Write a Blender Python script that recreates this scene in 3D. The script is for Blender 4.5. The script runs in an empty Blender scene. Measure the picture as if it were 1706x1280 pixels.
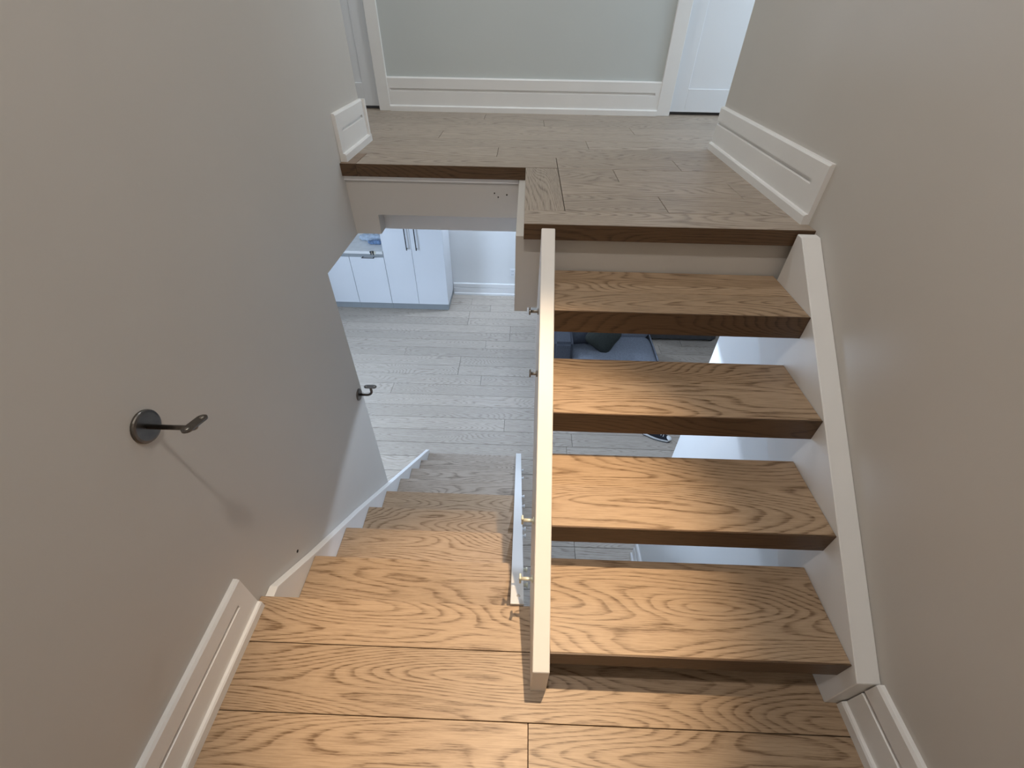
import bpy, bmesh, math, random
from mathutils import Vector, Matrix
random.seed(7)
scene = bpy.context.scene
COL = scene.collection

# ------------------------------------------------------------------ camera
cam_d = bpy.data.cameras.new('camera')
cam = bpy.data.objects.new('camera', cam_d)
COL.objects.link(cam)
scene.camera = cam
PITCH, YAW, ROLL = -0.7177, -0.0210, 0.0167
F = Vector((math.sin(YAW)*math.cos(PITCH), math.cos(YAW)*math.cos(PITCH), math.sin(PITCH)))
r0 = Vector((math.cos(YAW), -math.sin(YAW), 0)); u0 = r0.cross(F)
rt = math.cos(ROLL)*r0 + math.sin(ROLL)*u0
up = -math.sin(ROLL)*r0 + math.cos(ROLL)*u0
cam.matrix_world = Matrix(((rt.x, up.x, -F.x, 0.0171), (rt.y, up.y, -F.y, -1.1058), (rt.z, up.z, -F.z, 1.4688), (0, 0, 0, 1)))
cam_d.sensor_fit = 'HORIZONTAL'; cam_d.sensor_width = 36.0
cam_d.lens = 724.70/1706*36.0
cam_d.clip_start = 0.02

# ------------------------------------------------------------------ world, exposure
w = bpy.data.worlds.new('daylight'); scene.world = w; w.use_nodes = True
w.node_tree.nodes['Background'].inputs[0].default_value = (0.55, 0.68, 0.9, 1)
w.node_tree.nodes['Background'].inputs[1].default_value = 0.6
vs = scene.view_settings
vs.view_transform = 'Standard'; vs.look = 'None'; vs.exposure = 0.0; vs.gamma = 1.0; vs.use_curve_mapping = False

# ------------------------------------------------------------------ daylight through the windows
def area(name, loc, target, sx, sy, power, color):
    d = bpy.data.lights.new(name, 'AREA'); d.shape = 'RECTANGLE'; d.size = sx; d.size_y = sy
    d.energy = power; d.color = color
    o = bpy.data.objects.new(name, d); COL.objects.link(o); o.location = loc
    o.rotation_euler = (Vector(target)-Vector(loc)).to_track_quat('-Z', 'Y').to_euler()
    return o
COOL = (0.58, 0.75, 1.0)
area('window_daylight', (-3.56, 1.45, -0.45), (0.0, 1.0, -0.8), 1.7, 1.4, 125, COOL)
area('hall_window_daylight', (2.50, 1.80, 2.05), (0.6, 1.95, 1.5), 0.7, 1.2, 20, (0.70, 0.85, 1.0))

# ------------------------------------------------------------------ key dimensions (metres)
XL, XR = -0.806, 0.963           # stairwell wall faces
ZU, ZF = 0.929, -1.79            # upper floor, lower floor
RU, GU, A0 = 0.19, 0.2548, -0.709   # upper flight: riser, going, first nosing
RD, GD, Y0 = 0.1989, 0.2418, -0.515 # lower flight
XS0, XS1 = 0.075, 0.1196         # central stringer
XW = 0.902                       # inner face of the wall stringer
XN, YNF, YNB = 0.018, 0.31, 0.959   # notch in the upper floor
YH = 2.244                       # hall far wall
ZC = 3.37                        # stairwell ceiling
ZLC = 0.60                       # lower ceiling
YB = -1.95                       # wall behind the camera
ycut0 = -.44
YE = 1.37                        # end of the stairwell walls upstairs

# ------------------------------------------------------------------ materials
def new_mat(name):
    m = bpy.data.materials.new(name); m.use_nodes = True
    nt = m.node_tree
    return m, nt, nt.nodes['Principled BSDF']
def paint(name, col, rough=0.55, var=0.025, scale=3.0, bump=0.02, metal=0.0, fine=220.0):
    m, nt, b = new_mat(name)
    tc = nt.nodes.new('ShaderNodeTexCoord')
    n = nt.nodes.new('ShaderNodeTexNoise'); n.inputs['Scale'].default_value = scale; n.inputs['Detail'].default_value = 4
    nt.links.new(tc.outputs['Object'], n.inputs['Vector'])
    r = nt.nodes.new('ShaderNodeValToRGB')
    lo = [max(0, c*(1-var)) for c in col]; hi = [min(1, c*(1+var)) for c in col]
    r.color_ramp.elements[0].position = 0.3; r.color_ramp.elements[1].position = 0.7
    r.color_ramp.elements[0].color = (*lo, 1); r.color_ramp.elements[1].color = (*hi, 1)
    nt.links.new(n.outputs['Fac'], r.inputs['Fac']); nt.links.new(r.outputs['Color'], b.inputs['Base Color'])
    b.inputs['Roughness'].default_value = rough; b.inputs['Metallic'].default_value = metal
    if bump:
        f = nt.nodes.new('ShaderNodeTexNoise'); f.inputs['Scale'].default_value = fine; f.inputs['Detail'].default_value = 2
        nt.links.new(tc.outputs['Object'], f.inputs['Vector'])
        bp = nt.nodes.new('ShaderNodeBump'); bp.inputs['Strength'].default_value = bump; bp.inputs['Distance'].default_value = 0.002
        nt.links.new(f.outputs['Fac'], bp.inputs['Height']); nt.links.new(bp.outputs['Normal'], b.inputs['Normal'])
    return m

def oak(name, light, dark, along='X', contrast=1.0, rough=0.42):
    """oak boards: growth-ring contours of a stretched noise (cathedral figure), fine pores, slight board to board shift"""
    m, nt, b = new_mat(name); N = nt.nodes; L = nt.links
    tc = N.new('ShaderNodeTexCoord'); oi = N.new('ShaderNodeObjectInfo')
    def math_(op, a, bb=None, c=None):
        n = N.new('ShaderNodeMath'); n.operation = op
        for i, v in enumerate((a, bb, c)):
            if v is None: continue
            if isinstance(v, (int, float)): n.inputs[i].default_value = v
            else: L.new(v, n.inputs[i])
        return n.outputs[0]
    cx = N.new('ShaderNodeCombineXYZ')
    L.new(math_('MULTIPLY', oi.outputs['Random'], 61.0), cx.inputs[0])
    L.new(math_('MULTIPLY', oi.outputs['Random'], 137.0), cx.inputs[1])
    L.new(math_('MULTIPLY', oi.outputs['Random'], 29.0), cx.inputs[2])
    mp = N.new('ShaderNodeMapping')
    if along == 'Y': mp.inputs['Rotation'].default_value = (0, 0, math.pi/2)
    L.new(tc.outputs['Object'], mp.inputs['Vector'])
    def stretched(sx, sy, sz, off=True):
        s = N.new('ShaderNodeVectorMath'); s.operation = 'MULTIPLY'; s.inputs[1].default_value = (sx, sy, sz)
        L.new(mp.outputs['Vector'], s.inputs[0])
        if not off: return s.outputs[0]
        a = N.new('ShaderNodeVectorMath'); a.operation = 'ADD'
        L.new(s.outputs[0], a.inputs[0]); L.new(cx.outputs[0], a.inputs[1])
        return a.outputs[0]
    def noise(vec, detail, rough_, scale=1.0, dist=0.0):
        n = N.new('ShaderNodeTexNoise'); n.inputs['Scale'].default_value = scale; n.inputs['Detail'].default_value = detail
        n.inputs['Roughness'].default_value = rough_; n.inputs['Distortion'].default_value = dist
        L.new(vec, n.inputs['Vector']); return n.outputs['Fac']
    def ramp(fac, *els):
        r = N.new('ShaderNodeValToRGB'); e = r.color_ramp.elements
        e[0].position, e[0].color = els[0][0], (*els[0][1], 1); e[1].position, e[1].color = els[-1][0], (*els[-1][1], 1)
        for p, c in els[1:-1]:
            x = e.new(p); x.color = (*c, 1)
        L.new(fac, r.inputs['Fac']); return r.outputs['Color']
    fig = noise(stretched(0.85, 5.8, 5.8), 1.3, 0.40)
    wob = noise(stretched(9, 42, 42), 2.0, 0.6)
    sep = N.new('ShaderNodeSeparateXYZ'); L.new(mp.outputs['Vector'], sep.inputs[0])
    slope = math_('MULTIPLY', math_('SUBTRACT', math_('FRACT', math_('MULTIPLY', oi.outputs['Random'], 7.31)), 0.35), 70.0)
    ph = math_('ADD', math_('MULTIPLY', fig, 42.0), math_('MULTIPLY', sep.outputs['Y'], slope))
    ph = math_('ADD', ph, math_('MULTIPLY', sep.outputs['Z'], 45.0))
    ph = math_('ADD', ph, math_('MULTIPLY', wob, 0.55))
    ring = math_('FRACT', ph)
    g = lambda v: (v, v, v)
    line = ramp(ring, (0.0, g(1.0)), (0.10, g(0.85)), (0.28, g(0.25)), (0.50, g(0.0)), (0.88, g(0.10)), (1.0, g(0.95)))
    pore = noise(stretched(14, 420, 420), 3.0, 0.65)
    pore = ramp(pore, (0.38, g(1.0)), (0.56, g(0.0)))
    vary = noise(stretched(2.0, 9, 9), 2.0, 0.5)
    # broken ring lines: pores sit on the rings
    lin = math_('MULTIPLY', line, math_('ADD', 0.42, math_('MULTIPLY', pore, 0.75)))
    lin = math_('MULTIPLY', lin, math_('ADD', 0.35, math_('MULTIPLY', vary, 1.0)))
    lin = math_('ADD', lin, math_('MULTIPLY', pore, 0.30))
    lin = math_('MINIMUM', math_('MULTIPLY', lin, 0.95*contrast), 1.0)
    mix = N.new('ShaderNodeMix'); mix.data_type = 'RGBA'
    L.new(lin, mix.inputs['Factor']); mix.inputs['A'].default_value = (*light, 1); mix.inputs['B'].default_value = (*dark, 1)
    # board to board tone
    hsv = N.new('ShaderNodeHueSaturation')
    L.new(mix.outputs['Result'], hsv.inputs['Color'])
    L.new(math_('ADD', 0.93, math_('MULTIPLY', math_('FRACT', math_('MULTIPLY', oi.outputs['Random'], 3.7)), 0.14)), hsv.inputs['Value'])
    L.new(hsv.outputs['Color'], b.inputs['Base Color'])
    b.inputs['Roughness'].default_value = rough
    b.inputs['Specular IOR Level'].default_value = 0.35
    bp = N.new('ShaderNodeBump'); bp.inputs['Strength'].default_value = 0.12; bp.inputs['Distance'].default_value = 0.0015; bp.invert = True
    L.new(lin, bp.inputs['Height']); L.new(bp.outputs['Normal'], b.inputs['Normal'])
    return m

OAK_L, OAK_D = (0.41, 0.292, 0.19), (0.135, 0.078, 0.038)
M = {}
M['oak'] = oak('oak_boards', OAK_L, OAK_D)
M['oak_hall'] = oak('oak_hall_boards', (0.41, 0.34, 0.275), (0.15, 0.115, 0.085))
M['oak_y'] = oak('oak_boards_across', (0.41, 0.34, 0.275), (0.15, 0.115, 0.085), along='Y')
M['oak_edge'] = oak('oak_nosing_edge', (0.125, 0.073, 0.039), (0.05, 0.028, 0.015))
M['oak_dark'] = oak('oak_dark_offcut', (0.26, 0.18, 0.125), (0.12, 0.08, 0.05))
M['oak_floor'] = oak('oak_floor_washed', (0.47, 0.41, 0.345), (0.25, 0.205, 0.165), contrast=0.9)
M['gap'] = paint('dark_subfloor', (0.03, 0.022, 0.016), 0.9, bump=0)
M['wall'] = paint('wall_paint', (0.57, 0.54, 0.50), 0.6, 0.02, 1.6, 0.05)
M['hall_wall'] = paint('hall_wall_paint', (0.55, 0.58, 0.57), 0.6, 0.015, 1.6, 0.04)
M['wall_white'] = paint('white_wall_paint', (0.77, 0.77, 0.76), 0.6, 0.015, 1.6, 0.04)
M['trim'] = paint('white_trim_paint', (0.80, 0.79, 0.775), 0.38, 0.015, 5.0, 0.02)
M['string'] = paint('stringer_paint', (0.80, 0.775, 0.74), 0.40, 0.015, 5.0, 0.02)
M['ceil'] = paint('ceiling_paint', (0.82, 0.81, 0.79), 0.7, 0.01, 2.0, 0.04)
M['lac'] = paint('cabinet_lacquer', (0.74, 0.76, 0.79), 0.32, 0.01, 2.0, 0)
M['stone'] = paint('countertop_quartz', (0.80, 0.80, 0.79), 0.25, 0.06, 14.0, 0)
M['kick'] = paint('grey_plinth', (0.30, 0.32, 0.33), 0.5, 0.05, 6.0, 0)
M['black'] = paint('black_metal', (0.02, 0.02, 0.022), 0.4, 0.1, 20.0, 0)
M['steel'] = paint('brushed_nickel', (0.36, 0.33, 0.29), 0.30, 0.08, 60.0, 0.05, metal=1.0)
M['bronze'] = paint('dark_nickel', (0.17, 0.155, 0.14), 0.32, 0.1, 60.0, 0.05, metal=1.0)
M['brass'] = paint('pale_zinc', (0.76, 0.74, 0.60), 0.45, 0.08, 60.0, 0.0, metal=0.35)
M['plastic'] = paint('white_plastic', (0.78, 0.79, 0.80), 0.35, 0.01, 8.0, 0)
M['slot'] = paint('outlet_slot', (0.12, 0.13, 0.15), 0.5, 0.01, 8.0, 0)
M['sofa'] = paint('grey_blue_upholstery', (0.155, 0.17, 0.20), 0.9, 0.18, 90.0, 0.25, fine=900.0)
M['sofa_dark'] = paint('charcoal_upholstery', (0.06, 0.067, 0.085), 0.9, 0.2, 90.0, 0.25, fine=900.0)
M['olive'] = paint('dark_olive_velvet', (0.022, 0.026, 0.022), 0.9, 0.2, 60.0, 0.2, fine=700.0)
M['bench'] = paint('charcoal_bench', (0.06, 0.06, 0.062), 0.6, 0.15, 20.0, 0.05)
M['blue'] = paint('blue_cotton', (0.17, 0.26, 0.42), 0.9, 0.45, 26.0, 0.3, fine=300.0)
M['paleblue'] = paint('pale_blue_cotton', (0.52, 0.60, 0.70), 0.9, 0.15, 30.0, 0.3, fine=300.0)
M['shoe'] = paint('black_canvas', (0.012, 0.013, 0.02), 0.8, 0.3, 60.0, 0.2, fine=900.0)
M['rubber'] = paint('white_rubber', (0.75, 0.75, 0.74), 0.5, 0.03, 30.0, 0)
M['sole'] = paint('dark_outsole', (0.05, 0.06, 0.065), 0.7, 0.1, 30.0, 0)
M['hole'] = paint('screw_hole', (0.02, 0.015, 0.012), 0.9, 0.1, 30.0, 0)
M['glass'] = paint('window_pane', (0.8, 0.85, 0.9), 0.05, 0.01, 2.0, 0); M['glass'].node_tree.nodes['Principled BSDF'].inputs['Transmission Weight'].default_value = 1.0
def emit(name, col, s):
    m, nt, b = new_mat(name); b.inputs['Emission Color'].default_value = (*col, 1); b.inputs['Emission Strength'].default_value = s
    b.inputs['Base Color'].default_value = (0.8, 0.8, 0.8, 1); return m
M['lens_warm'] = emit('warm_lamp_lens', (1.0, 0.78, 0.52), 6.0)
M['lens_cool'] = emit('cool_lamp_lens', (0.8, 0.9, 1.0), 6.0)

# ------------------------------------------------------------------ geometry helpers
def finish(name, bm, mat, parent=None, smooth=False, loc=None):
    """links a bmesh (world coordinates) as one object whose origin is its middle (or loc)"""
    bmesh.ops.recalc_face_normals(bm, faces=bm.faces[:])
    if loc is None:
        xs = [v.co for v in bm.verts]
        loc = Vector([(min(c[i] for c in xs)+max(c[i] for c in xs))/2 for i in range(3)])
    loc = Vector(loc)
    for v in bm.verts: v.co -= loc
    me = bpy.data.meshes.new(name); bm.to_mesh(me); bm.free()
    me.materials.append(M[mat])
    if smooth:
        for p in me.polygons: p.use_smooth = True
    return link(name, me, loc, parent)
def link(name, me, loc, parent=None):
    o = bpy.data.objects.new(name, me); COL.objects.link(o)
    if parent is not None:
        o.parent = parent; o.location = Vector(loc) - wloc(parent)
    else: o.location = loc
    return o
def wloc(o):
    p = Vector(o.location)
    while o.parent is not None:
        o = o.parent; p = p + Vector(o.location)
    return p
def add_box(bm, x0, x1, y0, y1, z0, z1, bevel=0.0):
    b2 = bmesh.new()
    vs_ = [b2.verts.new((x, y, z)) for x in (x0, x1) for y in (y0, y1) for z in (z0, z1)]
    for f in ((0,1,3,2), (4,6,7,5), (0,4,5,1), (2,3,7,6), (0,2,6,4), (1,5,7,3)): b2.faces.new([vs_[i] for i in f])
    bmesh.ops.recalc_face_normals(b2, faces=b2.faces[:])
    if bevel: bmesh.ops.bevel(b2, geom=b2.edges[:], offset=bevel, segments=2 if bevel > .004 else 1, affect='EDGES')
    me = bpy.data.meshes.new('tmp'); b2.to_mesh(me); b2.free(); bm.from_mesh(me); bpy.data.meshes.remove(me)
def box(name, x0, x1, y0, y1, z0, z1, mat, parent=None, bevel=0.0, smooth=False):
    bm = bmesh.new(); add_box(bm, x0, x1, y0, y1, z0, z1, bevel); return finish(name, bm, mat, parent, smooth)
def add_prism(bm, poly, axis, a, b):
    """poly in the two other axes (cyclic order: X->(y,z), Y->(x,z), Z->(x,y))"""
    def P(p, t):
        return {'X': (t, p[0], p[1]), 'Y': (p[0], t, p[1]), 'Z': (p[0], p[1], t)}[axis]
    v0 = [bm.verts.new(P(p, a)) for p in poly]; v1 = [bm.verts.new(P(p, b)) for p in poly]
    n = len(poly)
    bm.faces.new(v0); bm.faces.new(v1[::-1])
    for i in range(n): bm.faces.new((v0[i], v1[i], v1[(i+1) % n], v0[(i+1) % n]))
def prism(name, poly, axis, a, b, mat, parent=None, bevel=0.0):
    bm = bmesh.new(); add_prism(bm, poly, axis, a, b)
    if bevel:
        bmesh.ops.recalc_face_normals(bm, faces=bm.faces[:]); bmesh.ops.bevel(bm, geom=bm.edges[:], offset=bevel, segments=1, affect='EDGES')
    return finish(name, bm, mat, parent)
def add_tube(bm, pts, r, n=14, caps=True):
    pts = [Vector(p) for p in pts]; rings = []
    rad = r if isinstance(r, (list, tuple)) else [r]*len(pts)
    ref = None
    for i, p in enumerate(pts):
        t = (pts[min(i+1, len(pts)-1)] - pts[max(i-1, 0)]).normalized()
        if ref is None: ref = t.orthogonal().normalized()
        ref = (ref - t*ref.dot(t)).normalized(); bi = t.cross(ref)
        rings.append([bm.verts.new(p + rad[i]*(math.cos(2*math.pi*k/n)*ref + math.sin(2*math.pi*k/n)*bi)) for k in range(n)])
    for a, b in zip(rings, rings[1:]):
        for k in range(n): bm.faces.new((a[k], a[(k+1) % n], b[(k+1) % n], b[k]))
    if caps: bm.faces.new(rings[0][::-1]); bm.faces.new(rings[-1])
def tube(name, pts, r, mat, parent=None, n=14):
    bm = bmesh.new(); add_tube(bm, pts, r, n); return finish(name, bm, mat, parent, smooth=True)
def empty(name, loc, label=None, cat=None, group=None):
    o = bpy.data.objects.new(name, None); COL.objects.link(o); o.location = loc; o.empty_display_size = 0.1
    return tag(o, label, cat, group)
def tag(o, label=None, cat=None, group=None, kind=None):
    if label: o['label'] = label
    if cat: o['category'] = cat
    if group: o['group'] = group
    if kind: o['kind'] = kind
    return o
def struct(o, label, cat): return tag(o, label, cat, kind='structure')
def blob(name, c, r, mat, parent=None, sq=2.0, seg=24, rings=14, fn=None):
    """superellipsoid cushion-like body"""
    bm = bmesh.new(); bmesh.ops.create_uvsphere(bm, u_segments=seg, v_segments=rings, radius=1.0)
    for v in bm.verts:
        q = v.co.copy(); k = (abs(q.x)**sq+abs(q.y)**sq+abs(q.z)**sq)**(1/sq) or 1
        q = q/k
        q = Vector((q.x*r[0], q.y*r[1], q.z*r[2]))
        if fn: q = fn(q)
        v.co = q + Vector(c)
    return finish(name, bm, mat, parent, smooth=True)

# ================================================================== SETTING: walls
def multi(name, boxes, mat, label, cat='wall'):
    bm = bmesh.new()
    for b in boxes: add_box(bm, *b)
    return struct(finish(name, bm, mat), label, cat)
T = 0.12
multi('wall_left', [(XL-T, XL, YB, 0.565, ZF, ZC), (XL-T, XL, 0.565, YE, ZLC, ZC)], 'wall', 'plain greige stairwell wall left of the descending stairs with the large bracket')
multi('wall_right', [(XR, XR+T, YB, 0.625, ZF, ZC), (XR, XR+T, 0.625, YE, ZLC, ZC)], 'wall', 'plain greige stairwell wall beside the open treads on the right')
multi('wall_back', [(-3.6, 4.6, YB-T, YB, ZF, ZC)], 'wall', 'greige wall behind the landing out of view')
# hall far wall: a middle panel between the two doors plus what is above and beside the doors
DLx0, DLx1 = -1.83, -0.953
DRx0, DRx1 = 0.940, 1.82
multi('wall_hall', [(DLx1, DRx0, YH, YH+T, ZU, ZC), (-2.7, DLx0, YH, YH+T, ZU, ZC), (DRx1, 2.7, YH, YH+T, ZU, ZC),
                    (DLx0, DLx1, YH, YH+T, ZU+2.05, ZC), (DRx0, DRx1, YH, YH+T, ZU+2.05, ZC)], 'hall_wall', 'pale grey hall wall between the two white doors upstairs')
multi('wall_hall_left', [(-2.7-T, -2.7, YE-T, YH+T, ZU-.3, ZC), (-2.7, XL-T, YE-T, YE, ZU, ZC)], 'wall_white', 'hall end wall at the left out of view')
multi('wall_hall_right', [(2.7, 2.7+T, YE-T, YH+T, ZU-.3, 1.45), (2.7, 2.7+T, YE-T, YH+T, 2.65, ZC), (2.7, 2.7+T, YE-T, 1.45, 1.45, 2.65), (2.7, 2.7+T, 2.15, YH+T, 1.45, 2.65), (XR+T, 2.7, YE-T, YE, ZU, ZC)], 'wall_white', 'hall end wall at the right out of view')
# lower room
multi('wall_lower_far', [(-3.6, 0.16, 4.63, 4.63+T, ZF, ZLC)], 'wall_white', 'white wall with the outlet beyond the tall cabinet downstairs')
multi('wall_lower_return', [(0.16, 4.6, 4.226, 4.63+T, ZF, ZLC)], 'wall', 'greige wall return seen beside the pale central stringer downstairs')
multi('wall_lower_left', [(-3.6-T, -3.6, YB-T, 0.5, ZF, ZLC), (-3.6-T, -3.6, 2.4, 4.63+T, ZF, ZLC), (-3.6-T, -3.6, 0.5, 2.4, ZF, -1.2), (-3.6-T, -3.6, 0.5, 2.4, .3, ZLC)], 'wall_white', 'lower room window wall out of view')
multi('wall_lower_right', [(4.6, 4.6+T, YB-T, 4.63+T, ZF, ZLC)], 'wall_white', 'lower room right wall out of view')
multi('wall_under_landing', [(XL, XR, -0.66, -0.60, ZF, -0.08)], 'wall_white', 'white wall hidden under the landing edge')
struct(prism('wall_daylit_skin', [(-.598, ZF), (.624, ZF), (.624, ZLC), (.31, ZLC-.02), (ycut0, -.09), (-.598, -.09)], 'X', XR-.004, XR+.001, 'wall_white'), 'white skin with daylight in its colour on the right wall under the open flight', 'wall')  # daylight on the greige right wall, put in as a thin white skin
# windows (out of frame, where the daylight enters)
def window(name, x, y0, y1, z0, z1, n, label):
    o = struct(box(name, x, x+.05, y0, y1, z0, z0+.05, 'trim'), label, 'window')
    box('window_frame', x, x+.05, y0, y1, z1-.05, z1, 'trim', o)
    for k in range(n+1):
        y = y0+(y1-y0)*k/n
        box('window_frame', x, x+.05, y-.025, y+.025, z0+.05, z1-.05, 'trim', o)
    box('pane', x+.03, x+.036, y0, y1, z0, z1, 'glass', o)
window('window_1', -3.69, 0.5, 2.4, -1.2, .3, 3, 'wide white framed window of the lower room')
window('window_2', 2.74, 1.45, 2.15, 1.45, 2.65, 1, 'small white framed window at the hall end')

# ceilings
multi('ceiling', [(-2.7, 2.7, YE-T, YH+T, ZC, ZC+.1), (XL-T, XR+T, YB, YE-T, ZC, ZC+.1)], 'ceil', 'white ceiling over stairwell and hall out of view', 'ceiling')
multi('ceiling_lower', [(-3.6, XL-T, YB, 4.63, ZLC, ZLC+.2), (XR+T, 4.6, YB, 4.63, ZLC, ZLC+.2), (XL-T, XR+T, 1.066, 4.63, ZLC, ZLC+.2), (0.05, XR, 0.36, 1.066, ZLC, ZLC+.2)], 'ceil', 'white ceiling of the lower room', 'ceiling')

# bulkhead carrying the edge of the upper floor
bm = bmesh.new()
add_box(bm, XL, -0.009, 0.98, 1.06, 0.70, ZU-.052)        # face over the stair opening
add_box(bm, XL, -0.683, 0.98, 1.06, 0.606, 0.70)           # dropped piece at the left wall
add_box(bm, -0.009, 0.04, 0.335, 1.06, 0.583, ZU-.052)    # cheek of the notch
struct(finish('wall_bulkhead', bm, 'wall'), 'taupe bulkhead under the dark floor edge above the stair opening', 'wall')
multi('wall_header', [(0.04, XR, 0.335, 0.40, 0.60, ZU-.052)], 'wall', 'taupe header panel between top tread and upper floor edge')
struct(box('trim_1', -0.683, -0.009, 1.0645, 1.09, ZLC, 0.76, 'trim'), 'pale strip at the underside of the bulkhead', 'trim')
struct(box('trim_2', XL, -0.012, 0.972, 0.98, 0.857, ZU-.052, 'trim'), 'thin white strip directly under the dark floor nosing', 'trim')
# small holes left in the bulkhead
for x, z, lb in ((-0.122, .812, 'leftmost tiny dark screw hole in the bulkhead'), (-0.065, .806, 'rightmost tiny dark screw hole in the bulkhead by the notch'), (-0.105, .795, 'lowest tiny dark screw hole in the bulkhead')):
    o = tube('screw_hole', [(x, .9795, z), (x, .9765, z)], .0032, 'hole', None, 8)
    tag(o, lb, 'hole', 'screw holes in the bulkhead')

# ================================================================== SETTING: floors of oak planks
MESH = {}
def plank(parent, x0, x1, y0, y1, ztop, mat='oak', th=0.018, name='plank', gap=None):
    if gap is None: gap = {'oak_floor': .0017, 'oak_hall': .0009}.get(mat, .0010)
    key = (round(x1-x0, 4), round(y1-y0, 4), round(th, 4), mat)
    if key not in MESH:
        hx, hy, hz = (x1-x0)/2-gap, (y1-y0)/2-gap, th/2
        bm = bmesh.new(); add_box(bm, -hx, hx, -hy, hy, -hz, hz, 0.0008)
        me = bpy.data.meshes.new(name); bmesh.ops.recalc_face_normals(bm, faces=bm.faces[:]); bm.to_mesh(me); bm.free(); me.materials.append(M[mat]); MESH[key] = me
    return link(name, MESH[key], ((x0+x1)/2, (y0+y1)/2, ztop-th/2), parent)

# landing
fl = struct(box('floor_landing', XL, XR, YB, Y0-.001, -.075, -.018, 'gap'), 'warm oak plank landing at the foot of the open flight', 'floor')
box('landing_edge', XL, XR, Y0-.0009, Y0, -.06, -.0185, 'oak', fl)
plank(fl, XL, XS0+.02, -.649, Y0, 0)
plank(fl, XS0+.02, XR, -.649, Y0, 0)
plank(fl, XL, XR, -.820, -.649, 0)
plank(fl, XL, .070, -.992, -.820, 0); plank(fl, .070, XR, -.992, -.820, 0)
yy = -.992
for i in range(6):
    y1 = yy; yy -= .172; s = (-.35, .42, -.1)[i % 3]
    lo = max(yy, YB)
    plank(fl, XL, s, lo, y1, 0); plank(fl, s, XR, lo, y1, 0)
    if lo == YB: break

# lower room floor
fo = struct(box('floor_lower', -3.6, 4.6, YB, 4.63, ZF-.1, ZF-.018, 'gap'), 'grey washed oak plank floor of the lower room', 'floor')
P0 = 2.063 - .174*15
k = 0
rnd = random.Random(11)
LEN = 2.2
while P0 + .174*k < 4.63:
    y0 = P0+.174*k; y1 = min(y0+.174, 4.63); k += 1
    xs = -3.6 - rnd.choice((0, .3, .61, .92, 1.22, 1.5))
    if abs(y0-1.715) < .02: xs = .56-LEN*3
    while xs < 4.6:
        a, b_ = max(xs, -3.6), min(xs+LEN, 4.6); xs += LEN
        if b_-a < .05: continue
        plank(fo, a, b_, y0, y1, ZF, 'oak_floor')

# upper floor
fu = struct(finish('floor_upper', (lambda bm: (add_box(bm, XN+.01, XR, YNF+.02, YNB, .879, ZU-.018), add_box(bm, XL, XR, YNB+.02, YE, .879, ZU-.018), add_box(bm, -2.7, 2.7, YE, YH+.3, .80, ZU-.018), add_box(bm, -2.7, XL-T, 1.2, YE, .80, ZU-.018), add_box(bm, XR+T, 2.7, 1.2, YE, .80, ZU-.018), bm)[-1])(bmesh.new()), 'gap'), 'oak plank floor of the upper hall around the stair notch', 'floor')
NT = 0.052
def nosing(x0, x1, y0, y1, mat):
    bm = bmesh.new(); add_box(bm, x0, x1, y0+.004, y1, ZU-NT, ZU, 0.0012)
    o = finish('nosing', bm, mat, fu)
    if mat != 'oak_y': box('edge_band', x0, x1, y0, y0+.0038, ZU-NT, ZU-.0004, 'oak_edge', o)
    return o
n1 = nosing(XN, XR, YNF, .437, 'oak_hall'); tag(n1, 'wide oak nosing board at the top of the open flight')
n2 = nosing(XN, .158, .4345, YNB+.0, 'oak_y'); tag(n2, 'cross grained oak border board beside the notch')
nosing(-.7345, .158, YNB+.0015, 1.133, 'oak_hall')
n4 = nosing(XL, -.736, YNB+.0015, 1.133, 'oak_dark'); tag(n4, 'short dark oak offcut at the left wall')
rows_r = [(.4385, .611), (.611, .785), (.785, YNB), (YNB+.0015, 1.133)]
for i, (a, b_) in enumerate(rows_r):
    s = (.52, .84, .40, .70)[i]
    plank(fu, .1595, s, a, b_, ZU, 'oak_hall'); plank(fu, s, XR, a, b_, ZU, 'oak_hall')
y0 = 1.133; i = 0
while y0 < YH+.02:
    y1 = min(y0+.174, YH+.05)
    xa, xb = (XL, XR) if y1 < YE-.03 else (-2.65, 2.65)
    s = (-.12, .33, -.45, .62, .12, -.25, .4)[i % 7]; i += 1
    cuts = [c for c in (s-1.83, s, s+1.83) if xa+.05 < c < xb-.05]
    e = [xa]+cuts+[xb]
    for a, b_ in zip(e, e[1:]): plank(fu, a, b_, y0, y1, ZU, 'oak_hall')
    y0 = y1
    if y1 > YH+.01: break
plank(fu, DLx0, DLx1, YH+.05, YH+.3, ZU, 'oak_hall'); plank(fu, DRx0, DRx1, YH+.05, YH+.3, ZU, 'oak_hall')

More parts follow.
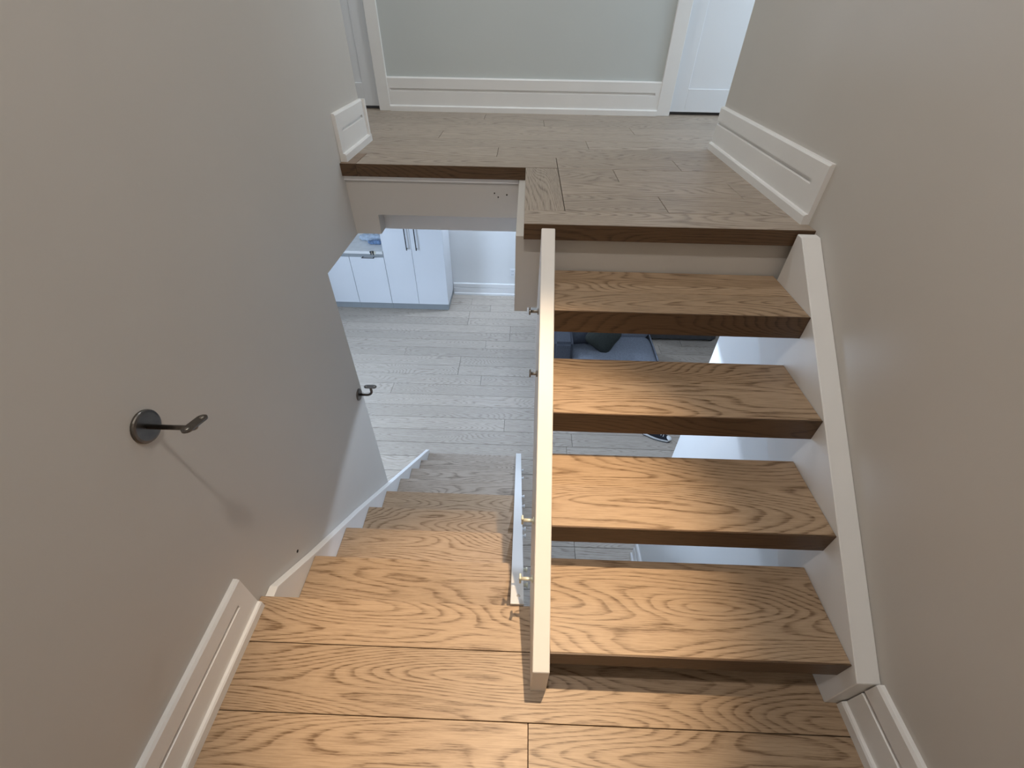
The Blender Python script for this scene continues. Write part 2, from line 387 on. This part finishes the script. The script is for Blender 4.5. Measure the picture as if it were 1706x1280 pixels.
# ================================================================== SETTING: baseboards
PROF = [(0, 0), (.028, 0), (.028, .027), (.0245, .032), (.0165, .0335), (.0165, .110), (.0075, .113), (.0075, .122), (.0165, .125), (.0165, .178), (.0115, .185), (0, .185)]
SOLID = PROF[:5] + PROF[9:]
def baseboard(name, wallpos, side, a, b_, z, label, plain_a=.06, plain_b=.06):
    """side: '+x' board on a wall facing +x, etc.; runs from a to b_ along the wall"""
    def W(d, t):
        return {'+x': (wallpos+d, t), '-x': (wallpos-d, t), '-y': (t, wallpos-d), '+y': (t, wallpos+d)}[side]
    bm = bmesh.new()
    segs = []
    if plain_a: segs.append((a, a+plain_a, SOLID))
    segs.append((a+plain_a, b_-plain_b, PROF))
    if plain_b: segs.append((b_-plain_b, b_, SOLID))
    for s, e, pr in segs:
        v0 = [bm.verts.new((*W(d, s), z+h)) for d, h in pr]; v1 = [bm.verts.new((*W(d, e), z+h)) for d, h in pr]
        bm.faces.new(v0); bm.faces.new(v1[::-1])
        for k in range(len(pr)): bm.faces.new((v0[k], v1[k], v1[(k+1) % len(pr)], v0[(k+1) % len(pr)]))
    return struct(finish(name, bm, 'trim'), label, 'baseboard')
baseboard('baseboard_left', XL, '+x', YB, -.545, 0, 'white grooved baseboard on the left landing wall', 0, .05)
baseboard('baseboard_right', XR, '-x', YB, -.748, 0, 'white grooved baseboard on the right landing wall', 0, .0)
baseboard('baseboard_upper_right', XR, '-x', .362, YE, ZU, 'white grooved baseboard at the top of the open flight', .062, 0)
baseboard('baseboard_upper_left', XL, '+x', .985, YE, ZU, 'short white grooved baseboard at the left edge of the upper floor', .055, .03)
baseboard('baseboard_upper_left_end', YE, '+y', XL-T, XL+.028, ZU, 'white baseboard end around the left wall corner', 0, .02)
baseboard('baseboard_hall', YH, '-y', -.883, .860, ZU, 'long white grooved baseboard on the hall wall between the door casings', .012, .03)
baseboard('baseboard_lower', 4.63, '-y', -.98, .16, ZF, 'white grooved baseboard under the outlet downstairs', 0, 0)
baseboard('baseboard_under_stairs', XR-.004, '-x', -.59, .625, ZF, 'white baseboard low on the wall under the open flight', 0, 0)

# ================================================================== SETTING: doors of the hall
def casing(name, x0, x1, label):
    o = struct(box(name, x0, x1, YH-.020, YH, ZU, ZU+2.12, 'trim', bevel=.002), label, 'trim')
    return o
casing('trim_3', -.957, -.883, 'white door casing at the left end of the hall baseboard')
casing('trim_4', .860, .944, 'white door casing at the right end of the hall baseboard')
struct(box('trim_5', DLx0-.08, -.957, YH-.02, YH, ZU+2.04, ZU+2.12, 'trim'), 'white head casing over the left hall door', 'trim')
struct(box('trim_6', .944, DRx1+.08, YH-.02, YH, ZU+2.04, ZU+2.12, 'trim'), 'white head casing over the right hall door', 'trim')
struct(box('trim_7', DLx0-.08, DLx0, YH-.02, YH, ZU, ZU+2.04, 'trim'), 'white outer casing of the left hall door out of view', 'trim')
struct(box('trim_8', DRx1, DRx1+.08, YH-.02, YH, ZU, ZU+2.04, 'trim'), 'white outer casing of the right hall door out of view', 'trim')
def door(name, x0, x1, hinge_right, label):
    y0, y1 = YH+.03, YH+.065
    zb, zt = ZU+.018, ZU+2.04
    bm = bmesh.new()
    add_box(bm, x0+.003, x1-.003, y0+.008, y1-.008, zb, zt)
    o = struct(finish(name, bm, 'lac'), label, 'door')
    st = .108
    box('stile', x0+.003, x0+st, y0, y1, zb, zt, 'lac', o, .0015); box('stile', x1-st, x1-.003, y0, y1, zb, zt, 'lac', o, .0015)
    for a, b_ in ((zb, ZU+.145), (ZU+.92, ZU+1.04), (zt-.11, zt)):
        box('rail', x0+st, x1-st, y0, y1, a, b_, 'lac', o, .0015)
    hx = x0+.06 if hinge_right else x1-.06
    tube('door_handle', [(hx, y0-.001, ZU+.98), (hx, y0-.05, ZU+.98), (hx+(.1 if hinge_right else -.1), y0-.05, ZU+.98)], .009, 'steel', o)
    return o
door('door_1', DLx0, DLx1, False, 'white shaker hall door at the upper left with a dark gap below')
door('door_2', DRx0, DRx1, True, 'white shaker hall door at the upper right with a dark gap below')
multi('wall_closets', [(DLx0-.1, DLx1+.1, YH+.32, YH+.4, ZU, ZC), (DRx0-.1, DRx1+.1, YH+.32, YH+.4, ZU, ZC)], 'gap', 'dark space behind the hall doors')

# ================================================================== UPPER FLIGHT: open treads
up_st = empty('open_riser_staircase', (.5, -.2, 0), 'open flight of thick oak treads between pale stringers rising to the upper hall', 'staircase')
TT = 0.077
def zn(y): return RU + (RU/GU)*(y-A0)          # line through the nosings
for k in range(4):
    y = A0+k*GU; z = (k+1)*RU
    if k < 3:
        bm = bmesh.new(); add_box(bm, XS1+.001, XW-.001, y+.004, y+.262, z-TT, z, .0012)
        tr = finish('tread', bm, 'oak', up_st)
    else:
        bm = bmesh.new(); add_box(bm, XS1+.001, XW-.001, y+.004, y+.272, z-TT, z-.008, .0008)
        tr = finish('tread', bm, 'oak', up_st)
        box('board', XS1+.001, XW-.001, y+.004, y+.125, z-.0078, z, 'oak', tr, .0009)
        box('board', XS1+.001, XW-.001, y+.1275, y+.272, z-.0078, z, 'oak', tr, .0009)
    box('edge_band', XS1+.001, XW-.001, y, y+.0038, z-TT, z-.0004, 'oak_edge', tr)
# central stringer: flush with the nosings, plumb cut at foot and head
D = 0.37
yb0, yb1 = -.747, .292
ycut = A0 + (D-RU)*GU/RU          # where its underside meets the landing level
poly = [(yb0, 0), (yb0, zn(yb0)+.005), (yb1, zn(yb1)-.012), (yb1, zn(yb1)-D+.02), (ycut, 0)]
s1 = prism('stringer', poly, 'X', XS0, XS1, 'string', up_st, .002); tag(s1, 'pale central stringer with a bright top edge')
poly = [(-.745, .0), (-.745, zn(-.745)+.012), (.272, zn(.272)+.0), (.300, zn(.272)+.0), (.300, zn(.300)-D), (ycut, 0)]
s2 = prism('stringer', poly, 'X', XW, XR-.0006, 'trim', up_st, .002); tag(s2, 'white wall stringer along the right wall')

# clips on the outer face of the central stringer
for i, y in enumerate((-.523, -.392, -.03, .14)):
    z = zn(y)-.12
    lab = ['lowest pale metal clip on the left face of the central stringer', 'second lowest pale metal clip on the left face of the central stringer',
           'second highest metal clip on the left face of the central stringer', 'highest metal clip on the central stringer below the notch'][i]
    c = empty('rail_clip', (XS0, y, z), lab, 'clip', 'metal clips on the central stringer')
    mt = 'brass' if i < 2 else 'steel'
    ln = (.034, .032, .020, .026)[i]
    tube('pin', [(XS0+.004, y, z), (XS0-ln, y, z)], .0052, mt, c, 10)
    tube('washer', [(XS0-.0005, y, z), (XS0-.004, y, z)], .0105, mt, c, 14)
    box('jaw', XS0-ln-.006, XS0-ln, y-.012, y+.012, z-.008, z+.010, mt, c, .002)
    if i < 2: tube('screw', [(XS0-ln-.003, y-.004, z+.009), (XS0-ln-.003, y-.010, z+.024)], .0042, mt, c, 10)

# ================================================================== LOWER FLIGHT: closed treads
lo_st = empty('closed_riser_staircase', (-.38, .4, ZF), 'closed flight of oak treads descending to the lower room', 'staircase')
RX0, RX1 = .011, .055            # right stringer
LX = -.776                       # inner face of left stringer
def zd(y): return -(RD/GD)*(y-Y0)
for k in range(1, 9):
    y = Y0+k*GD; z = -k*RD
    bm = bmesh.new(); add_box(bm, LX+.001, RX0-.001, y-GD-.022, y, z-.04, z, .0018)
    finish('tread', bm, 'oak' if k < 5 else 'oak_hall', lo_st)  # same finish throughout; cool light on the far treads put in as greyer oak
    box('riser', LX+.001, RX0-.001, y-.035, y-.022, z-RD+.0005, z-.0405, 'trim', lo_st)
box('riser', LX+.001, RX0-.001, Y0-.036, Y0-.023, -RD+.0005, -.0755, 'trim', lo_st)
yE = 1.445
top = [(Y0+.001, -.024), (-.473, -.024), (-.25, zd(-.25)+.011), (.12, zd(.12)+.030), (yE, zd(yE)+.036)]
bot = [(yE, ZF), (yE-.25, ZF), (Y0+.001, -.45)]
s = prism('stringer', top+bot, 'X', XL+.001, LX, 'trim', lo_st, .0015); tag(s, 'white wall stringer along the left wall of the lower flight')
top = [(Y0+.001, zd(Y0+.001)+.012), (1.39, zd(1.39)+.045)]
bot = [(1.39, ZF), (1.39-.25, ZF), (Y0+.001, -.45)]
s = prism('stringer', top+bot, 'X', RX0, RX1, 'trim', lo_st, .0015); tag(s, 'white free stringer on the right of the lower flight')
tube('plug', [(RX0+.026, -.478, zd(-.478)+.0125), (RX0+.026, -.478, zd(-.478)+.0148)], .0065, 'wall', lo_st, 12)
for i, y in enumerate((-.395, -.30, -.03, .04, .32, .47, .83, 1.02)):
    z = zd(y)-.02
    c = tube('stringer_standoff', [(RX1-.0005, y, z), (RX1+.010, y, z), (RX1+.011, y, z), (RX1+.017, y, z)], [.006, .006, .010, .010], 'brass' if i < 2 else 'plastic', None, 12)
    tag(c, ['tiny pale standoff on the lower white stringer closest to the landing', 'second tiny standoff from the landing on the lower white stringer', 'third tiny standoff from the landing on the lower white stringer', 'fourth tiny standoff from the landing on the lower white stringer', 'fifth tiny standoff from the landing on the lower white stringer', 'sixth tiny standoff from the landing on the lower white stringer', 'seventh tiny standoff from the landing on the lower white stringer', 'tiny standoff at the far foot of the lower white stringer'][i], 'standoff', 'standoffs on the lower stringer')

# ================================================================== HANDRAIL BRACKETS
def stadium(L, wd, n=8):
    pts = []
    for k in range(n+1): a = -math.pi/2+math.pi*k/n; pts.append((L/2-wd/2+math.cos(a)*wd/2, math.sin(a)*wd/2))
    for k in range(n+1): a = math.pi/2+math.pi*k/n; pts.append((-L/2+wd/2+math.cos(a)*wd/2, math.sin(a)*wd/2))
    return pts
def bracket(y, z, rr, reach, rise, plate_dir, plate_up, label, mat, ar):
    o = empty('handrail_bracket', (XL, y, z), label, 'bracket', 'handrail brackets on the left wall')
    bm = bmesh.new()
    add_tube(bm, [(XL-.0005, y, z), (XL+.004, y, z), (XL+.0065, y, z), (XL+.0078, y, z)], [rr, rr, rr*.95, rr*.82], 32)
    finish('rose', bm, mat, o, smooth=False)
    pts = [(XL+.006, y, z)]
    n = 10; cr = min(rise, .028)
    for k in range(n+1):
        a = math.pi/2*k/n
        pts.append((XL+reach-cr+math.sin(a)*cr, y, z+cr-math.cos(a)*cr))
    pts.append((XL+reach, y, z+rise))
    tube('arm', pts, ar, mat, o, 16)
    d = Vector(plate_dir).normalized(); u = Vector(plate_up); u = (u-d*u.dot(d)).normalized(); s_ = u.cross(d)
    c = Vector((XL+reach, y, z+rise))
    bm = bmesh.new(); st = stadium(.064, .024)
    v0 = [bm.verts.new(c+d*p+s_*q) for p, q in st]; v1 = [bm.verts.new(c+d*p+s_*q+u*.004) for p, q in st]
    bm.faces.new(v0[::-1]); bm.faces.new(v1)
    for k in range(len(st)): bm.faces.new((v0[k], v0[(k+1) % len(st)], v1[(k+1) % len(st)], v1[k]))
    pl_ = finish('saddle', bm, mat, o)
    for sg in (-1, 1):
        p = c+d*(.021*sg)+u*.0038
        tube('screw_head', [p, p+u*.0014], .0050, 'steel', pl_, 12)
    return o
bracket(-.469, .755, .0385, .117, .012, (.15, 1, -.15), (-.1, -.5, 1), 'large nickel handrail bracket high on the left wall near the landing', 'bronze', .0058)
bracket(.520, -.055, .032, .072, .055, (1, .0, 0), (0, 0, 1), 'small dark handrail bracket at the far end of the left wall', 'bronze', .0065)
h = tube('wall_anchor_hole', [(XL-.0005, -.303, -.110), (XL+.0012, -.303, -.110)], .006, 'hole', None, 12)
tag(h, 'small dark screw hole in the left wall above the stringer', 'hole')

# ================================================================== LOWER ROOM FURNITURE
CF = 4.147   # cabinet fronts
def bar_handle(parent, p0, p1, out, r=.005, mat='black'):
    p0 = Vector(p0); p1 = Vector(p1); o_ = Vector((0, -out, 0)); d = (p1-p0).normalized()
    bm = bmesh.new()
    add_tube(bm, [p0+o_-d*.012, p1+o_+d*.012], r, 10); add_tube(bm, [p0, p0+o_], r*.9, 8); add_tube(bm, [p1, p1+o_], r*.9, 8)
    return finish('handle', bm, mat, parent)
# base cabinets: one unit per door
for i, (x0, x1) in enumerate(((-2.70, -2.232), (-2.230, -1.778))):
    o = empty('base_cabinet', ((x0+x1)/2, CF+.25, ZF), ['white base cabinet at the far left partly behind the stairwell wall', 'white base cabinet with a small bar pull beside the tall cabinet'][i], 'cabinet', 'base cabinets')
    box('body', x0, x1, CF+.02, 4.625, ZF+.09, ZF+.82, 'lac', o)
    dr = box('door', x0+.002, x1-.002, CF, CF+.019, ZF+.10, ZF+.772, 'lac', o, .0015)
    if i == 1: bar_handle(dr, (-2.046, CF, -1.012), (-1.905, CF, -1.012), .036, .0055, 'black')
    box('gola_strip', x0, x1, CF+.008, CF+.02, ZF+.774, ZF+.82, 'kick', o)
    box('plinth', x0, x1, CF+.03, CF+.045, ZF, ZF+.09, 'kick', o)
ct = box('countertop', -2.72, -1.779, CF-.012, 4.628, ZF+.8205, ZF+.858, 'stone', None, .003)
tag(ct, 'white stone countertop on the base cabinets with clothes on it', 'countertop')
o = empty('tall_cabinet', (-1.38, CF+.25, ZF), 'tall white double door cabinet with two long black bar handles', 'cabinet')
box('body', -1.775, -.992, CF+.02, 4.625, ZF+.09, ZF+2.15, 'lac', o)
for i, (x0, x1) in enumerate(((-1.774, -1.404), (-1.400, -.993))):
    dr = box('door', x0, x1, CF, CF+.019, ZF+.10, ZF+2.14, 'lac', o, .0015)
    hx = (-1.455, -1.333)[i]
    bar_handle(dr, (hx, CF, -.885), (hx, CF, -.25), .034, .0065)
box('plinth', -1.775, -1.00, CF+.03, CF+.045, ZF, ZF+.09, 'kick', o)
box('side_plinth', -1.012, -1.00, CF+.045, 4.62, ZF, ZF+.09, 'kick', o)

# clothes on the countertop
def crumple(name, c, r, mat, seed, label, parent=None):
    rn = random.Random(seed); ph = [rn.uniform(0, 6.28) for _ in range(6)]
    def fn(q):
        a = math.atan2(q.y, q.x)
        k = 1+.13*math.sin(3*a+ph[0])+.08*math.sin(7*a+ph[1])
        z = q.z*(1+.3*math.sin(9*q.x/r[0]*1.2+ph[2])*math.cos(5*q.y/r[1]+ph[3]))
        return Vector((q.x*k, q.y*k, max(z, -r[2]*.8)))
    o = blob(name, c, r, mat, parent, 2.6, 40, 20, fn)
    if label: tag(o, label, 'clothing', 'clothes on the countertop')
    return o
zc = ZF+.858
crumple('folded_shirt', (-2.03, 4.50, zc+.034), (.15, .06, .042), 'paleblue', 3, 'pale blue crumpled shirt lying at the back of the countertop')
crumple('dark_blue_garment', (-1.925, 4.375, zc+.020), (.085, .04, .025), 'blue', 5, 'darker blue crumpled garment in front of the pale shirt')
kk = empty('key_bunch', (-1.90, CF-.013, ZF+.83), 'bunch of dark keys hanging over the countertop edge', 'keys')
rn = random.Random(4)
tube('key_ring', [(-1.905+.018*math.cos(a*.45), CF-.020+.004*math.sin(a*.9), ZF+.858+.006+.004*math.sin(a*.45)) for a in range(15)], .0022, 'black', kk, 8)
for i in range(4):
    x = -1.93+.017*i; dz = rn.uniform(.03, .055)
    bm = bmesh.new(); add_box(bm, x-.006, x+.006, CF-.020+.0005*i, CF-.017+.0005*i, ZF+.850-dz, ZF+.852, .001)
    add_tube(bm, [(x, CF-.021, ZF+.852), (x, CF-.017, ZF+.852)], .012, 12)
    finish('key', bm, ('black', 'steel', 'black', 'brass')[i], kk)

# outlet
o = empty('wall_outlet', (-.121, 4.63, -1.426), 'white wall outlet on the far white wall downstairs', 'outlet')
box('plate', -.158, -.084, 4.623, 4.6305, -1.485, -1.367, 'plastic', o, .002)
for z in (-1.452, -1.400):
    f = box('socket', -.141, -.101, 4.6205, 4.6228, z-.020, z+.020, 'plastic', o, .0015)
    box('slot', -.132, -.128, 4.6195, 4.6206, z-.008, z+.010, 'slot', f); box('slot', -.114, -.110, 4.6195, 4.6206, z-.008, z+.010, 'slot', f)

# sofa
sf = empty('sofa', (.93, 2.9, ZF), 'grey blue upholstered sofa glimpsed between two open treads', 'sofa')
SZ = ZF
box('base', .37, 1.49, 2.58, 3.42, SZ+.06, SZ+.27, 'sofa', sf, .02)
blob('seat_cushion', (1.03, 2.74, SZ+.350), (.45, .33, .085), 'sofa', sf, 9, 40, 20)
blob('back_cushion', (1.03, 3.14, SZ+.60), (.45, .14, .25), 'sofa', sf, 7, 40, 20)
box('backrest', .37, 1.49, 3.22, 3.42, SZ+.27, SZ+.78, 'sofa', sf, .03)
box('arm', .37, .575, 2.58, 3.22, SZ+.27, SZ+.62, 'sofa_dark', sf, .03)
for x in (.43, 1.43):
    for y in (2.64, 3.36): box('leg', x-.02, x+.02, y-.02, y+.02, SZ, SZ+.06, 'black', sf)
tag(box('side_panel', 1.485, 1.50, 2.60, 3.40, SZ+.10, SZ+.43, 'sofa', sf, .004), 'flat side panel of the sofa')
def cushion(name, c, r, rot, mat, label):
    o = blob(name, (0, 0, 0), r, mat, None, 5, 32, 16, lambda q: Vector((q.x*(1+.06*(abs(q.z)/r[2])), q.y*(1-.75*max(abs(q.x)/r[0], abs(q.z)/r[2])**3), q.z*(1+.06*abs(q.x)/r[0]))))
    o.location = c; o.rotation_euler = rot
    return tag(o, label, 'cushion', 'cushions on the sofa')
cushion('throw_cushion', (.70, 2.90, SZ+.600), (.17, .055, .17), (-.30, 0, .10), 'sofa_dark', 'charcoal throw cushion leaning at the left end of the sofa')
cushion('throw_cushion', (.905, 2.765, SZ+.595), (.16, .05, .15), (-.42, .62, -.10), 'olive', 'very dark olive throw cushion propped diagonally on the sofa')
# low bench beyond
o = empty('low_bench', (2.15, 3.75, ZF), 'low charcoal bench with a rounded end beyond the sofa', 'bench')
prism('seat', [(1.66, 3.56), (2.46, 3.56), (2.53, 3.59), (2.56, 3.66), (2.56, 3.95), (1.66, 3.95)], 'Z', ZF+.03, ZF+.36, 'bench', o, .012)
for x in (1.72, 2.48):
    for y in (3.62, 3.89): box('leg', x-.02, x+.02, y-.02, y+.02, ZF, ZF+.03, 'black', o)

# shoe under the open flight
def loft(name, sections, mat, parent):
    """sections: list of (centre along, [(lateral,height)...])"""
    bm = bmesh.new(); rings = []
    for s_, ring in sections: rings.append([bm.verts.new(s_+Vector((0, 0, 0)) + p) for p in ring])
    n = len(rings[0])
    for a, b_ in zip(rings, rings[1:]):
        for k in range(n): bm.faces.new((a[k], a[(k+1) % n], b_[(k+1) % n], b_[k]))
    bm.faces.new(rings[0][::-1]); bm.faces.new(rings[-1])
    return finish(name, bm, mat, parent, smooth=True)
sh = empty('sneaker', (1.41, 1.885, ZF), 'black sneaker with white rubber sole lying on the lower floor', 'shoe')
heel, toe = Vector((1.285, 1.945, ZF)), Vector((1.535, 1.835, ZF))
ax = (toe-heel).normalized(); lat = Vector((-ax.y, ax.x, 0)); LN = (toe-heel).length
def half(t):  # half width along the sole
    return .034+.013*math.sin(max(0, min(1, (t-.15)/.75))*math.pi)*1.0 if .04 < t < .97 else .022
def shoe_part(name, zlo, zhi_fn, grow, mat, n=15):
    secs = []
    for i in range(n):
        t = i/(n-1); tt = .0+t
        wd = half(min(max(tt, .0), 1))*(1 if .06 < t < .94 else .72)+grow
        zt = zhi_fn(tt)
        c = heel+ax*(LN*tt)
        ring = []
        for (lx, hz) in ((-1, 0), (-1, .55), (-.78, .88), (-.35, 1), (.35, 1), (.78, .88), (1, .55), (1, 0)):
            ring.append(lat*(wd*lx)+Vector((0, 0, zlo+(zt-zlo)*hz)))
        secs.append((c, ring))
    return loft(name, secs, mat, sh)
shoe_part('outsole', .0, lambda t: .009, .005, 'sole')
shoe_part('midsole', .0092, lambda t: .029, .004, 'rubber')
upr = shoe_part('upper', .0292, lambda t: .082 if t < .35 else (.082-.040*((t-.35)/.45) if t < .8 else .042-.006*(t-.8)/.2), -.002, 'shoe')
blob('toe_cap', heel+ax*(LN*.945)+Vector((0, 0, .034)), (.026, .033, .014), 'rubber', sh)
for i in range(4):
    c = heel+ax*(LN*(.48+.085*i))+Vector((0, 0, .0745-.0075*i))
    tube('lace', [c-lat*.022, c+Vector((0, 0, .004)), c+lat*.022], .0028, 'rubber', sh, 8)

# ================================================================== CEILING LAMPS (out of frame)
def downlight(x, y, z, power, color, size, blend, label, lens, radius=.04, aim=(0, 0)):
    o = empty('ceiling_downlight', (x, y, z), label, 'lamp', 'recessed ceiling downlights')
    bm = bmesh.new(); n = 32
    prof = [(.062, 0), (.062, -.004), (.048, -.006), (.044, -.001)]
    rings = [[bm.verts.new((x+r*math.cos(2*math.pi*k/n), y+r*math.sin(2*math.pi*k/n), z+h)) for k in range(n)] for r, h in prof]
    for a, b_ in zip(rings, rings[1:]):
        for k in range(n): bm.faces.new((a[k], a[(k+1) % n], b_[(k+1) % n], b_[k]))
    finish('trim_ring', bm, 'trim', o)
    tube('lens', [(x, y, z-.0005), (x, y, z-.0015)], .044, lens, o, 24)
    d = bpy.data.lights.new('downlight_beam', 'SPOT'); d.energy = power; d.color = color; d.spot_size = math.radians(size); d.spot_blend = blend; d.shadow_soft_size = radius
    l = bpy.data.objects.new('downlight_beam', d); COL.objects.link(l); l.parent = o; l.location = (0, 0, -.008 if True else 0)
    l.rotation_euler = (math.radians(aim[0]), math.radians(aim[1]), 0)
    return o
WARM = (1.0, 0.74, 0.47)
downlight(.38, -.20, ZC, 490, WARM, 28, 0.75, 'warm ceiling downlight over the open flight', 'lens_warm', .022, (-6.3, 7.5))
downlight(-.05, -.80, ZC, 125, (1.0, .945, .885), 165, 0.6, 'warm ceiling downlight over the landing', 'lens_warm', .07)
downlight(-.1, 1.45, ZC, 60, (.91, .97, 1.0), 160, 0.6, 'neutral ceiling downlight in the middle of the upper hall', 'lens_cool', .05)
downlight(-1.7, 1.75, ZC, 26, (.88, .96, 1.0), 160, 0.6, 'added neutral fill light before the left hall door', 'lens_cool', .05)  # extra lamp, added to brighten the door shaded by its casing
LC = (0.64, 0.785, 1.0)
downlight(.45, 1.0, ZLC, 60, LC, 128, 0.08, 'cool ceiling downlight of the lower room beside the flight', 'lens_cool', .02)
downlight(-1.2, 2.6, ZLC, 5, LC, 150, 0.4, 'cool ceiling downlight of the lower room before the cabinets', 'lens_cool', .04)
downlight(-.35, 4.28, ZLC, 120, LC, 160, 0.4, 'cool ceiling downlight of the lower room near the outlet wall', 'lens_cool', .04)
downlight(1.9, 2.2, ZLC, 75, LC, 150, 0.4, 'added cool fill light of the lower room beside the sofa', 'lens_cool', .04)  # added lamp, lifts the dark floor around sofa and bench
